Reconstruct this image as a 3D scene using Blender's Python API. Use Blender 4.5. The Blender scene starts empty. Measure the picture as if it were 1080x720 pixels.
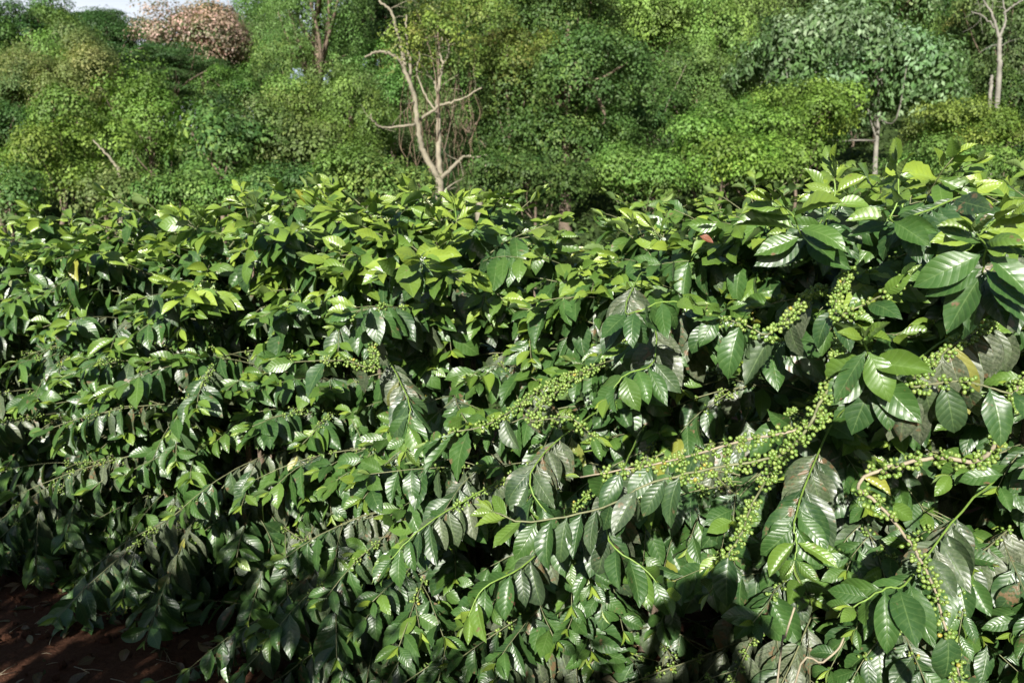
import bpy, math, random
import numpy as np
from mathutils import Vector, Matrix
R = math.radians
C = bpy.context.scene.collection
scene = bpy.context.scene

# ------------------------------------------------------------------ camera numbers
PITCH = R(8.0); CAMZ = 1.72; FPX = 848.0
FWD = np.array([0, math.cos(PITCH), -math.sin(PITCH)])
UP = np.array([0, math.sin(PITCH), math.cos(PITCH)])
def at(px, py, Y):
    d = FWD + UP * ((360 - py) / FPX); d[0] = (px - 540) / FPX
    return np.array([0, 0, CAMZ]) + d * (Y / d[1])

SUN_EL = R(24.5); SUN_AZ = R(13)                 # light travels towards +Y, a little to the right
TRAVEL = np.array([math.sin(SUN_AZ) * math.cos(SUN_EL), math.cos(SUN_AZ) * math.cos(SUN_EL), -math.sin(SUN_EL)])

def smooth(a, b, x):
    t = np.clip((x - a) / (b - a), 0, 1); return t * t * (3 - 2 * t)
def ground_z(x, y):
    x = np.asarray(x, float); y = np.asarray(y, float)
    near = 0.16 * smooth(-0.6, 2.5, x) * 1.6
    dip = -1.8 * smooth(6, 13, y)
    az = x / np.maximum(y, 8.0)
    slope = 0.205 + 0.17 * smooth(-0.35, 0.12, az)
    yy = np.maximum(y - 13, 0)
    rise = slope * (np.minimum(yy, 55) - 0.0) - 0.22 * np.maximum(yy - 62, 0)
    roll = (0.5 * np.sin(x * 0.21 + 1.3) * np.cos(y * 0.17) + 0.3 * np.sin(x * .47 + y * .33)) * smooth(9, 18, y)
    rise = np.maximum(rise, -25)
    return near * (1 - smooth(6, 12, y)) + dip + rise + roll

# ------------------------------------------------------------------ helpers
def link(o, parent=None):
    C.objects.link(o)
    if parent is not None: o.parent = parent
    return o
def thing(name, label, cat, loc=(0, 0, 0), group=None):
    o = bpy.data.objects.new(name, None); o.location = [float(v) for v in loc]; o.empty_display_size = .1
    o['label'] = label; o['category'] = cat
    if group: o['group'] = group
    return link(o)
def tag(o, label=None, cat=None, group=None, kind=None):
    if label: o['label'] = label
    if cat: o['category'] = cat
    if group: o['group'] = group
    if kind: o['kind'] = kind
    return o
def mesh_np(name, V, F, mats, parent=None, col=None, uv=None, matidx=None, smooth_=True, origin=None):
    """V (n,3) world coordinates, F (m,k) all of the same k or a list of such arrays"""
    V = np.asarray(V, np.float32)
    off = np.zeros(3)
    if parent is not None:
        p = parent
        while p is not None:
            off = off + np.array(p.location); p = p.parent
    if origin is None: origin = off
    V = V - np.asarray(origin, np.float32)
    Fs = F if isinstance(F, list) else [F]
    loops = np.concatenate([f.ravel() for f in Fs]).astype(np.int32)
    cnt = np.concatenate([np.full(len(f), f.shape[1], np.int32) for f in Fs])
    me = bpy.data.meshes.new(name)
    me.vertices.add(len(V)); me.vertices.foreach_set('co', V.ravel())
    me.loops.add(len(loops)); me.loops.foreach_set('vertex_index', loops)
    me.polygons.add(len(cnt))
    st = np.concatenate([[0], np.cumsum(cnt)[:-1]]).astype(np.int32)
    me.polygons.foreach_set('loop_start', st)
    me.update(calc_edges=True)
    me.polygons.foreach_set('use_smooth', np.full(len(cnt), smooth_))
    if col is not None:
        a = me.color_attributes.new('tint', 'FLOAT_COLOR', 'POINT')
        c4 = np.ones((len(V), 4), np.float32); c4[:, :3] = col
        a.data.foreach_set('color', c4.ravel())
    if uv is not None:
        a = me.attributes.new('leafuv', 'FLOAT2', 'POINT')
        a.data.foreach_set('vector', np.asarray(uv, np.float32).ravel())
    if not isinstance(mats, (list, tuple)): mats = [mats]
    for m in mats: me.materials.append(m)
    if matidx is not None: me.polygons.foreach_set('material_index', np.asarray(matidx, np.int32))
    o = bpy.data.objects.new(name, me)
    o.location = np.asarray(origin, float) - off
    return link(o, parent)
def norm(v): return v / np.maximum(np.linalg.norm(v, axis=-1, keepdims=True), 1e-9)

def tube(P, rad, n=6):
    P = np.asarray(P, float); rad = np.broadcast_to(rad, (len(P),))
    T = norm(np.gradient(P, axis=0))
    a = np.array([0, 0, 1.0]) if abs(T[0][2]) < .9 else np.array([1.0, 0, 0])
    V = []
    u = np.cross(T[0], a); u /= np.linalg.norm(u)
    for i in range(len(P)):
        u = u - T[i] * u.dot(T[i]); u /= max(np.linalg.norm(u), 1e-9); w = np.cross(T[i], u)
        th = np.arange(n) * 2 * math.pi / n
        V.append(P[i] + rad[i] * (np.cos(th)[:, None] * u + np.sin(th)[:, None] * w))
    V = np.concatenate(V); F = []
    for i in range(len(P) - 1):
        for k in range(n):
            F.append((i * n + k, i * n + (k + 1) % n, (i + 1) * n + (k + 1) % n, (i + 1) * n + k))
    V = np.vstack([V, P[0], P[-1]]); b = len(V) - 2
    for k in range(n):
        F.append((b, (k + 1) % n, k, k)); e = (len(P) - 1) * n
        F.append((b + 1, e + k, e + (k + 1) % n, e + (k + 1) % n))
    return V, np.array(F, np.int64)
def tris_fix(F):           # degenerate quads -> separate triangle array
    d = F[:, 2] == F[:, 3]
    return [F[~d], F[d][:, :3]] if d.any() else [F]
def join_geo(parts):
    Vs, Fs, n = [], [], 0
    for V, F in parts:
        Vs.append(V); Fs.append(F + n); n += len(V)
    return np.concatenate(Vs), np.concatenate(Fs)
def catmull(P, k=5):
    P = np.asarray(P, float)
    if len(P) < 3:
        t = np.linspace(0, 1, k * (len(P) - 1) + 1)[:, None]; return P[0] * (1 - t) + P[-1] * t
    Q = np.vstack([2 * P[0] - P[1], P, 2 * P[-1] - P[-2]]); out = []
    for i in range(1, len(Q) - 2):
        for j in range(k):
            t = j / k
            out.append(.5 * ((2 * Q[i]) + (-Q[i-1] + Q[i+1]) * t + (2*Q[i-1] - 5*Q[i] + 4*Q[i+1] - Q[i+2]) * t*t + (-Q[i-1] + 3*Q[i] - 3*Q[i+1] + Q[i+2]) * t**3))
    out.append(Q[-2]); return np.array(out)
def resample(P, step):
    P = np.asarray(P); d = np.r_[0, np.cumsum(np.linalg.norm(np.diff(P, axis=0), axis=1))]
    n = max(int(round(d[-1] / step)), 2); s = np.linspace(0, d[-1], n + 1)
    return np.stack([np.interp(s, d, P[:, k]) for k in range(3)], 1), d[-1]

# ------------------------------------------------------------------ materials
def newmat(name):
    m = bpy.data.materials.new(name); m.use_nodes = True; nt = m.node_tree; nt.nodes.clear()
    return m, nt, nt.nodes, nt.links
class N:
    def __init__(s, nt): s.nt = nt
    def __call__(s, t, ins=None, **kw):
        n = s.nt.nodes.new(t)
        for k, v in kw.items(): setattr(n, k, v)
        for k, v in (ins or {}).items():
            if isinstance(v, bpy.types.NodeSocket): s.nt.links.new(v, n.inputs[k])
            else: n.inputs[k].default_value = v
        return n
    def m(s, op, a, b=0.0, c=0.0, clamp=False):
        return s('ShaderNodeMath', {0: a, 1: b, 2: c}, operation=op, use_clamp=clamp).outputs[0]
    def mix(s, f, a, b, blend='MIX'):
        n = s('ShaderNodeMix', data_type='RGBA', blend_type=blend)
        for i, v in ((0, f), (6, a), (7, b)):
            if isinstance(v, bpy.types.NodeSocket): s.nt.links.new(v, n.inputs[i])
            else: n.inputs[i].default_value = v
        return n.outputs[2]
    def ramp(s, f, stops, interp='LINEAR'):
        n = s('ShaderNodeValToRGB', {0: f}); n.color_ramp.interpolation = interp
        e = n.color_ramp.elements
        while len(e) < len(stops): e.new(.5)
        for el, (p, c) in zip(e, stops):
            el.position = p; el.color = (*c, 1) if len(c) == 3 else c
        return n.outputs[0]
    def noise(s, scale, detail=3, rough=.55, vec=None, dim='3D'):
        n = s('ShaderNodeTexNoise', {'Scale': scale, 'Detail': detail, 'Roughness': rough})
        if vec is not None: s.nt.links.new(vec, n.inputs['Vector'])
        return n.outputs[0]

def leaf_material(name, stops, trans=.12, rough=(.36, .46), vein=1.0, dry=False):
    m, nt, nodes, links = newmat(name); g = N(nt)
    tint = g('ShaderNodeSeparateColor', {0: g('ShaderNodeAttribute', attribute_name='tint').outputs['Color']})
    age, rnd, dmg = tint.outputs[0], tint.outputs[1], tint.outputs[2]
    uv = g('ShaderNodeSeparateXYZ', {0: g('ShaderNodeAttribute', attribute_name='leafuv').outputs['Vector']})
    u, v = uv.outputs[0], uv.outputs[1]
    au = g.m('ABSOLUTE', u)
    ph = g.m('FRACT', g.m('SUBTRACT', g.m('MULTIPLY', v, 8.5), g.m('MULTIPLY', au, 1.5)))
    dv = g.m('ABSOLUTE', g.m('SUBTRACT', ph, .5))                 # 0 on the side vein
    pill = g.m('POWER', g.m('MULTIPLY', dv, 2.0), .6)
    side = g.m('SUBTRACT', 1.0, g.m('MULTIPLY', dv, 9.0), clamp=True)
    mid = g.m('SUBTRACT', 1.0, g.m('MULTIPLY', au, 14.0), clamp=True)
    veins = g.m('MAXIMUM', g.m('MULTIPLY', side, .45), mid)
    pos = g('ShaderNodeNewGeometry').outputs['Position']
    base = g.ramp(age, stops)
    # per leaf value
    base = g.mix(1.0, base, g('ShaderNodeCombineColor', {0: g.m('ADD', g.m('MULTIPLY', rnd, .62), .69), 1: g.m('ADD', g.m('MULTIPLY', rnd, .5), .75), 2: g.m('ADD', g.m('MULTIPLY', rnd, .4), .8)}).outputs[0], 'MULTIPLY')
    n1 = g.noise(60, 3, .6, pos)
    base = g.mix(g.m('MULTIPLY', g.m('SUBTRACT', n1, .45, clamp=True), .9), base, (.11, .2, .04, 1))
    base = g.mix(g.m('MULTIPLY', veins, .34), base, (.24, .36, .12, 1))
    # dust and lichen on old leaves
    n2 = g.noise(160, 4, .65, pos)
    old = g.m('MULTIPLY', g.m('SUBTRACT', age, .62, clamp=True), 2.2)
    base = g.mix(g.m('MULTIPLY', old, g.m('MULTIPLY', g.m('SUBTRACT', n2, .36, clamp=True), 2.1), clamp=True), base, (.24, .26, .17, 1))
    # brown blotches and brown tips
    n3 = g.noise(38, 4, .6, pos)
    bl = g.m('MULTIPLY', g.m('SUBTRACT', g.m('ADD', n3, g.m('MULTIPLY', dmg, .24)), .72, clamp=True), 14, clamp=True)
    base = g.mix(bl, base, (.17, .115, .06, 1))
    tip = g.m('MULTIPLY', g.m('MULTIPLY', g.m('SUBTRACT', dmg, .86, clamp=True), 9), g.m('MULTIPLY', g.m('SUBTRACT', g.m('ADD', v, g.m('MULTIPLY', n3, .5)), 1.0, clamp=True), 8, clamp=True), clamp=True)
    base = g.mix(tip, base, (.24, .13, .06, 1))
    yl = g.m('MULTIPLY', g.m('SUBTRACT', g.m('FRACT', g.m('MULTIPLY', rnd, 7.31)), .992, clamp=True), 120, clamp=True)
    base = g.mix(g.m('MULTIPLY', yl, .8), base, (.34, .33, .05, 1))
    # underside is paler and matt
    bf = g('ShaderNodeNewGeometry').outputs['Backfacing']
    base = g.mix(g.m('MULTIPLY', bf, .5), base, (.14, .22, .09, 1))
    h = g.m('ADD', g.m('MULTIPLY', pill, vein), g.m('MULTIPLY', n1, .5))
    h = g.m('SUBTRACT', h, g.m('MULTIPLY', mid, .8))
    h = g.m('ADD', h, g.m('MULTIPLY', g.m('MULTIPLY', old, n2), .6))
    bump = g('ShaderNodeBump', {'Strength': .5, 'Distance': .0012, 'Height': h})
    rg = g.m('ADD', g.m('MULTIPLY', age, rough[1] - rough[0]), rough[0])
    rg = g.m('ADD', rg, g.m('MULTIPLY', g.m('SUBTRACT', n1, .5), .5))
    rg = g.m('ADD', rg, g.m('MULTIPLY', bf, .25))
    p = g('ShaderNodeBsdfPrincipled', {'Base Color': base, 'Roughness': rg, 'Normal': bump.outputs[0], 'IOR': 1.5, 'Specular IOR Level': .8})
    tc = g.mix(.55, base, (.26, .5, .02, 1)) if not dry else base
    tr = g('ShaderNodeBsdfTranslucent', {'Color': tc})
    mx = g('ShaderNodeMixShader', {0: trans, 1: p.outputs[0], 2: tr.outputs[0]})
    out = g('ShaderNodeOutputMaterial', {0: mx.outputs[0]})
    return m
M = {}
M['leaf'] = leaf_material('coffee_leaf', [(0, (.21, .30, .04)), (.12, (.12, .21, .03)), (.28, (.048, .115, .024)), (.58, (.027, .070, .022)), (1, (.052, .070, .040))])
M['dry_leaf'] = leaf_material('dry_leaf', [(0, (.2, .11, .055)), (.5, (.1, .05, .028)), (1, (.2, .15, .09))], trans=.06, rough=(.55, .7), dry=True)

def simple(name, col, rough=.7, var=.25, scale=30, bump=.0, bscale=60, spec=.5, trans=0, dist=.01):
    m, nt, nodes, links = newmat(name); g = N(nt)
    pos = g('ShaderNodeNewGeometry').outputs['Position']
    n = g.noise(scale, 5, .62, pos)
    c = (*col, 1)
    dk = (col[0] * (1 - var), col[1] * (1 - var), col[2] * (1 - var), 1); lt = (min(col[0] * (1 + var), 1), min(col[1] * (1 + var), 1), min(col[2] * (1 + var), 1), 1)
    b = g.ramp(n, [(.3, dk), (.7, lt)])
    ins = {'Base Color': b, 'Roughness': rough, 'Specular IOR Level': spec}
    if bump: ins['Normal'] = g('ShaderNodeBump', {'Strength': bump, 'Distance': dist, 'Height': g.noise(bscale, 5, .6, pos)}).outputs[0]
    p = g('ShaderNodeBsdfPrincipled', ins)
    g('ShaderNodeOutputMaterial', {0: p.outputs[0]})
    return m
M['stem'] = simple('coffee_stem', (.16, .12, .085), .85, .4, 60, .6, 200)
M['twig'] = simple('coffee_twig', (.19, .2, .1), .7, .35, 50, .3, 200, dist=.002)
M['palewood'] = simple('pale_twig', (.34, .29, .2), .8, .25, 60, .3, 150, dist=.002)
M['greentwig'] = simple('green_twig', (.2, .32, .06), .5, .25, 50)
M['bark'] = simple('bark', (.17, .13, .095), .9, .45, 3, .8, 12, dist=.04)
M['palebark'] = simple('pale_bark', (.25, .225, .165), .85, .35, 4, .7, 14, dist=.03)
M['whitebark'] = simple('white_bark', (.22, .21, .18), .85, .3, 4, .6, 14, dist=.03)
M['liana'] = simple('liana', (.15, .11, .07), .9, .4, 5)

def berry_material():
    m, nt, nodes, links = newmat('coffee_cherry'); g = N(nt)
    t = g('ShaderNodeSeparateColor', {0: g('ShaderNodeAttribute', attribute_name='tint').outputs['Color']})
    b = g.ramp(t.outputs[0], [(0, (.13, .225, .04)), (.55, (.19, .29, .06)), (.97, (.27, .35, .09)), (1, (.36, .31, .06))])
    b = g.mix(g.m('MULTIPLY', g.m('SUBTRACT', t.outputs[1], .93, clamp=True), 12, clamp=True), b, (.12, .11, .03, 1))
    p = g('ShaderNodeBsdfPrincipled', {'Base Color': b, 'Roughness': .3, 'Subsurface Weight': 0.0})
    g('ShaderNodeOutputMaterial', {0: p.outputs[0]}); return m
M['berry'] = berry_material()

def soil_material():
    m, nt, nodes, links = newmat('red_soil'); g = N(nt)
    pos = g('ShaderNodeNewGeometry').outputs['Position']
    n1 = g.noise(3, 6, .6, pos); n2 = g.noise(45, 6, .7, pos); n3 = g.noise(.35, 5, .6, pos)
    b = g.ramp(n2, [(.3, (.06, .025, .014)), (.55, (.105, .046, .026)), (.75, (.16, .078, .046))])
    b = g.mix(g.m('MULTIPLY', n1, .5), b, (.10, .045, .025, 1))
    # far from the field it is overgrown
    sp = g('ShaderNodeSeparateXYZ', {0: pos})
    far = g.m('MULTIPLY', g.m('SUBTRACT', sp.outputs[1], 6.5), .25, clamp=True)
    gr = g.ramp(g.noise(1.2, 6, .7, pos), [(.3, (.02, .035, .012)), (.55, (.045, .075, .02)), (.75, (.09, .085, .035))])
    b = g.mix(far, b, gr)
    h = g.m('ADD', n2, g.m('MULTIPLY', n1, 1.5))
    bp = g('ShaderNodeBump', {'Strength': .9, 'Distance': .02, 'Height': h})
    p = g('ShaderNodeBsdfPrincipled', {'Base Color': b, 'Roughness': .95, 'Specular IOR Level': .2, 'Normal': bp.outputs[0]})
    g('ShaderNodeOutputMaterial', {0: p.outputs[0]}); return m
M['soil'] = soil_material()

def tree_leaf_material():
    m, nt, nodes, links = newmat('tree_foliage'); g = N(nt)
    c = g('ShaderNodeAttribute', attribute_name='tint').outputs['Color']
    bf = g('ShaderNodeNewGeometry').outputs['Backfacing']
    c2 = g.mix(g.m('MULTIPLY', bf, .3), c, (.16, .2, .1, 1))
    p = g('ShaderNodeBsdfPrincipled', {'Base Color': c2, 'Roughness': .58, 'Specular IOR Level': .35})
    tr = g('ShaderNodeBsdfTranslucent', {'Color': g.mix(1.0, c, (1.5, 1.7, .6, 1), 'MULTIPLY')})
    mx = g('ShaderNodeMixShader', {0: .22, 1: p.outputs[0], 2: tr.outputs[0]})
    g('ShaderNodeOutputMaterial', {0: mx.outputs[0]}); return m
M['tleaf'] = tree_leaf_material()

# ------------------------------------------------------------------ leaves
CPV = np.array([0, .05, .11, .22, .34, .46, .58, .70, .80, .88, .94, 1.0])
CPW = np.array([.05, .06, .30, .68, .92, 1.0, .95, .79, .57, .34, .16, .0])
def leaves_geo(P, D, Nn, L, ratio, bend, fold, wave, phase, curl, col, nv=17, nu=7):
    """all arrays of length n. Returns V, F, uv, col."""
    n = len(P)
    D = norm(D); Nn = norm(Nn - D * (Nn * D).sum(1, keepdims=True)); S = np.cross(D, Nn)
    v = np.linspace(0, 1, nv); u = np.linspace(-1, 1, nu)
    w = np.interp(v, CPV, CPW)
    Lc = L[:, None]
    ang = bend[:, None] * v[None] ** 1.3                        # arc downward
    dv = np.diff(v, prepend=0)
    y = np.cumsum(np.cos(ang) * dv, 1) * Lc; z = -np.cumsum(np.sin(ang) * dv, 1) * Lc
    W = (ratio * L)[:, None] * .5 * w[None]                     # (n,nv)
    au = np.abs(u)[None, None]
    X = W[..., None] * u[None, None] * (1 - .12 * fold[:, None, None] * au)
    fz = fold[:, None, None] * W[..., None] * (au ** 1.0) * .55 + curl[:, None, None] * W[..., None] * au ** 2
    ph = 2 * math.pi * (8.5 * v[None, :, None] - 1.5 * au) + 0 * phase[:, None, None]
    wv = wave[:, None, None] * Lc[..., None] * (np.cos(ph) * (.35 * au + .65 * au ** 2)) * np.clip(w * 1.4, 0, 1)[None, :, None]
    lw = wave[:, None, None] * 1.6 * Lc[..., None] * np.sin(2 * math.pi * 1.3 * v[None, :, None] + phase[:, None, None] + 1.5 * np.sign(u)[None, None]) * au ** 2 * np.sin(math.pi * v)[None, :, None]
    side_sway = (np.sin(phase)[:, None] * .06 * Lc * (v ** 2)[None])[..., None]
    X = X + side_sway
    hz = fz + wv + lw
    sa, ca = np.sin(ang), np.cos(ang)
    Y = y[..., None] + hz * sa[..., None]; Z = z[..., None] + hz * ca[..., None]
    V = P[:, None, None] + X[..., None] * S[:, None, None] + Y[..., None] * D[:, None, None] + Z[..., None] * Nn[:, None, None]
    V = V.reshape(-1, 3)
    i = np.arange(nv - 1)[:, None] * nu + np.arange(nu - 1)[None]
    q = np.stack([i, i + 1, i + 1 + nu, i + nu], -1).reshape(-1, 4)
    F = (q[None] + (np.arange(n) * nv * nu)[:, None, None]).reshape(-1, 4)
    uv = np.broadcast_to(np.stack(np.meshgrid(u, v), -1)[None], (n, nv, nu, 2)).reshape(-1, 2)
    cc = np.broadcast_to(col[:, None], (n, nv * nu, 3)).reshape(-1, 3)
    return V, F, uv, cc

def sphere_unit(a=9, b=6):
    V = [(0, 0, 1)]
    for j in range(1, b):
        t = math.pi * j / b
        for i in range(a): V.append((math.sin(t) * math.cos(2 * math.pi * i / a), math.sin(t) * math.sin(2 * math.pi * i / a), math.cos(t)))
    V.append((0, 0, -1)); F = []
    for i in range(a): F.append((0, 1 + i, 1 + (i + 1) % a, 1 + (i + 1) % a))
    for j in range(b - 2):
        for i in range(a):
            F.append((1 + j * a + i, 1 + (j + 1) * a + i, 1 + (j + 1) * a + (i + 1) % a, 1 + j * a + (i + 1) % a))
    e = len(V) - 1; s = 1 + (b - 2) * a
    for i in range(a): F.append((e, s + (i + 1) % a, s + i, s + i))
    return np.array(V), np.array(F)
SV, SF = sphere_unit()
def berries_geo(rng, node, t, n, size=.0043):
    """a whorl of n cherries round a node of the twig running along t"""
    t = t / np.linalg.norm(t); a = np.cross(t, [0.1, .2, 1.0]); a /= np.linalg.norm(a); b = np.cross(t, a)
    pts, ax = [], []
    tries = 0
    while len(pts) < n and tries < n * 25:
        tries += 1
        th = rng.uniform(0, 2 * math.pi); s = rng.normal(0, .0075); r = rng.uniform(.006, .018)
        o = (math.cos(th) * a + math.sin(th) * b)
        p = node + t * s + o * r + np.array([0, 0, -.003])
        if all(np.linalg.norm(p - q) > size * 1.75 for q in pts): pts.append(p); ax.append(norm(o + t * rng.normal(0, .4)))
    Vs, Fs, Cs = [], [], []
    for k, (p, o) in enumerate(zip(pts, ax)):
        s = size * rng.uniform(.8, 1.12); h = np.cross(o, t + 1e-3); h /= np.linalg.norm(h); g = np.cross(o, h)
        Vs.append(p + s * (SV[:, :1] * h + SV[:, 1:2] * g + SV[:, 2:] * o * 1.2)); Fs.append(SF + k * len(SV))
        c = np.zeros((len(SV), 3)); c[:, 0] = rng.uniform(0, .9) if rng.random() > .015 else 1.0; c[:, 1] = SV[:, 2]
        c[:, 1] = np.where(SV[:, 2] > .85, 1.0, 0); Cs.append(c)
    return np.concatenate(Vs), np.concatenate(Fs), np.concatenate(Cs)

FRONT = np.array([-.5, -.866, 0.0])          # the side of the row that faces the camera
SUNV = -TRAVEL
class Leaves:
    def __init__(s): s.a = []
    def add(s, P, D, Nn, L, ratio, bend, fold, wave, curl, age, rnd, dmg):
        s.a.append((P, D, Nn, L, ratio, bend, fold, wave, curl, age, rnd, dmg))
    def geo(s, rng, nv, nu):
        P, D, Nn = (np.array([x[i] for x in s.a]) for i in range(3))
        o = [np.array([x[i] for x in s.a], float) for i in range(3, 12)]
        return leaves_geo(P, D, Nn, o[0], o[1], o[2], o[3], o[4], rng.uniform(0, 6.28, len(P)), o[5], np.stack([o[6], o[7], o[8]], 1), nv, nu)

def leafy_twig(rng, path, L, outward, leafstart=.3, spacing=.047, lsize=.13, ageb=0.0, droopb=1.0, drop=.12, hang=None, face=.45):
    """fill a twig (path resampled) with opposite leaf pairs; returns Leaves, node list"""
    lv = Leaves(); nodes = []
    pts, tot = resample(path, spacing); n = len(pts) - 1
    T = norm(np.gradient(pts, axis=0)); up = np.array([0, 0, 1.0])
    for i in range(1, n + 1):
        s = i / n; nodes.append((pts[i], T[i], s))
        if s < leafstart: continue
        side = np.cross(T[i], up); side = side / max(np.linalg.norm(side), .05)
        fromtip = n - i
        ag = min(1.0, fromtip / 8.0) * .8 + ageb + rng.normal(0, .07)
        if fromtip == 0: ag = .02 + max(0, ageb) * 1.2
        size = lsize * rng.uniform(.82, 1.15) * min(1.0, .55 + .2 * fromtip)
        for sg in (-1, 1):
            if rng.random() < drop * (1 + 1.2 * (ag > .6)): continue
            a = float(np.clip(ag + rng.normal(0, .06), 0, 1))
            dr = droopb * (.25 + 1.9 * a) * rng.uniform(.5, 1.6)
            if fromtip <= 1: dr = rng.uniform(-.5, .3)
            D = norm(T[i] * (.55 + (.5 if fromtip <= 1 else 0)) + side * sg * .85 - up * dr + rng.normal(0, .13, 3))
            Nn = up * (.75 - .3 * a) + outward * .3 + FRONT * face * (1 + 1.6 * a) + rng.normal(0, .32, 3)
            dmg = rng.random() ** 1.6 * (.3 + .7 * a)
            lv.add(pts[i] + side * sg * .003, D, Nn, size * rng.uniform(.9, 1.1), rng.uniform(.41, .57), rng.uniform(.1, 1.1) * (1 if a > .15 else .5), rng.uniform(.1, .75) + (.5 if a < .15 else 0),
                   rng.uniform(.012, .030), rng.normal(0, .26), a, rng.random(), dmg)
    # terminal bud leaves
    for sg in (-1, 1):
        side = np.cross(T[n], up); side = side / max(np.linalg.norm(side), .05)
        lv.add(pts[n], norm(T[n] + side * sg * .25 + up * .3), norm(side * sg * -1 + up * .6 + rng.normal(0, .1, 3)), lsize * rng.uniform(.28, .5), .3, .2, 1.2, .004, 0, .0, rng.random(), 0)
    return lv, nodes

def build_branch(rng, parent, path, outward, r0=.0032, nv=13, nu=5, berries=(0, 0, 0), berry_n=(6, 15), twigmat=None, label=None, side_twigs=0, **kw):
    path = catmull(path, 5) if len(path) < 8 else path
    lv, nodes = leafy_twig(rng, path, None, outward, **kw)
    geo = [tube(path, np.linspace(r0, r0 * .45, len(path)), 5)]
    for j in range(side_twigs):
        i = int(len(path) * rng.uniform(.3, .72)); i = max(1, min(i, len(path) - 3)); d = path[-1] - path[i]; rem = np.linalg.norm(d)
        a = math.atan2(d[1], d[0]) + rng.choice([-1, 1]) * rng.uniform(.45, 1.0); e = math.asin(np.clip(d[2] / max(rem, .01), -.9, .9)) + rng.normal(0, .25)
        sp = arc_path(path[i], a, e + .1, e - .5, max(rem, .12) * rng.uniform(.6, 1.0), rng, 6)
        k2 = dict(kw); k2['leafstart'] = .25
        l2, n2 = leafy_twig(rng, sp, None, outward, **k2); lv.a += l2.a; geo.append(tube(sp, np.linspace(r0 * .6, r0 * .35, len(sp)), 4))
        if rng.random() < .4: nodes = nodes + [(p_, t_, .6) for p_, t_, s_ in n2[:3]]
    V, F = join_geo(geo)
    br = mesh_np('branch', V, tris_fix(F), twigmat or M['twig'], parent, origin=path[0])
    if label: br['label'] = label
    V, F, uv, col = lv.geo(rng, nv, nu)
    mesh_np('foliage', V, F, M['leaf'], br, col=col, uv=uv, origin=path[0])
    b0, b1, prob = berries
    if prob > 0:
        for (p, t, s) in nodes:
            if b0 <= s <= b1 and rng.random() < prob:
                bv, bf, bc = berries_geo(rng, p, t, int(rng.integers(*berry_n)))
                if len(bv) < 5 * len(SV): continue
                mesh_np('berry_cluster', bv, tris_fix(bf), M['berry'], br, col=bc, origin=p)
    return br

def arc_path(base, az, e0, e1, L, rng, n=9, sway=.15):
    pts = [np.array(base, float)]; a = az
    for k in range(n):
        e = e0 + (e1 - e0) * ((k + .5) / n) ** 1.1
        a = a + rng.normal(0, sway) / n * 2
        pts.append(pts[-1] + L / n * np.array([math.cos(a) * math.cos(e), math.sin(a) * math.cos(e), math.sin(e)]))
    return np.array(pts)

def coffee_bush(name, label, x, y, H, seed, group, nstem=3, step=.092, reach=.82, nv=13, nu=5, berry=.6, backskip=.35, lsize=.125, ageb=0.0, low=.06, s0=0.0):
    rng = np.random.default_rng(seed)
    z0 = float(ground_z(x, y)); t = thing(name, label, 'coffee bush', (x, y, z0 - .02), group)
    nb = 0
    for s in range(nstem):
        ba = rng.uniform(0, 6.28); tilt = rng.uniform(.03, .13)
        h = H * rng.uniform(.93, 1.03)
        P = np.array([[x + math.cos(ba) * (.03 + tilt * k ** 1.2 * h), y + math.sin(ba) * (.03 + tilt * k ** 1.2 * h), z0 - .02 + h * k] for k in np.linspace(0, 1, 9)])
        P += rng.normal(0, .006, P.shape)
        V, F = tube(P, np.linspace(.022, .005, 9), 8)
        mesh_np('stem', V, tris_fix(F), M['stem'], t)
        zz = low * H + rng.uniform(0, .06); az = rng.uniform(0, math.pi)
        while zz < h - .03:
            k = zz / h; base = np.array([np.interp(k, np.linspace(0, 1, 9), P[:, c]) for c in range(3)])
            az += math.pi / 2 + rng.normal(0, .35)
            for q in (0, math.pi):
                if nb > 97: break
                a = az + q + rng.normal(0, .15)
                dirv = np.array([math.cos(a), math.sin(a), 0]); fr = dirv.dot(FRONT)
                if fr < -.15 and rng.random() < backskip * (1 if k < .7 else .4): continue
                if rng.random() < .1: continue
                L = (1.22 if k < .4 and s0 < .9 else 1) * reach * (max(1 - k ** 3.2, 0) ** .6 * .86 + .16) * rng.uniform(.62, 1.16)
                e0 = R(-2 + 55 * k ** 1.5) + rng.normal(0, .2); e1 = e0 - R(rng.uniform(28, 62)) * (.35 + .65 * min(L / .8, 1))
                if base[2] - z0 < .45: e1 = max(e1, R(-34)); 
                bk = fr < -.1
                pth = arc_path(base, a, e0, e1, L, rng, sway=.34); pth[:, 2] = np.maximum(pth[:, 2], ground_z(pth[:, 0], pth[:, 1]) + .035)
                br = build_branch(rng, t, pth, dirv, nv=9 if bk else nv, nu=3 if bk else nu, side_twigs=(1 if bk else 3 if L > .45 else 1),
                                  berries=(.3, .82, berry if (fr > -.1 and k < .85 and rng.random() < .75) else 0),
                                  leafstart=(.34 if k < .8 else .15), lsize=lsize * rng.uniform(.92, 1.1), ageb=ageb + .16 * (1 - k) + (-.14 if k > .8 else 0), droopb=1.0)
                nb += 1
            zz += step * (1.0 if k < .75 else .7)
        # leader tip: upright bright pairs
        lead = arc_path(P[-1], rng.uniform(0, 6.28), R(78), R(60), .05 + .06 * rng.random(), rng, 4)
        build_branch(rng, t, lead, FRONT, r0=.004, nv=nv, nu=nu, leafstart=.0, spacing=.04, lsize=lsize * .95, ageb=-.25, droopb=.4, drop=.0, twigmat=M['greentwig'])
    return t

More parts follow.
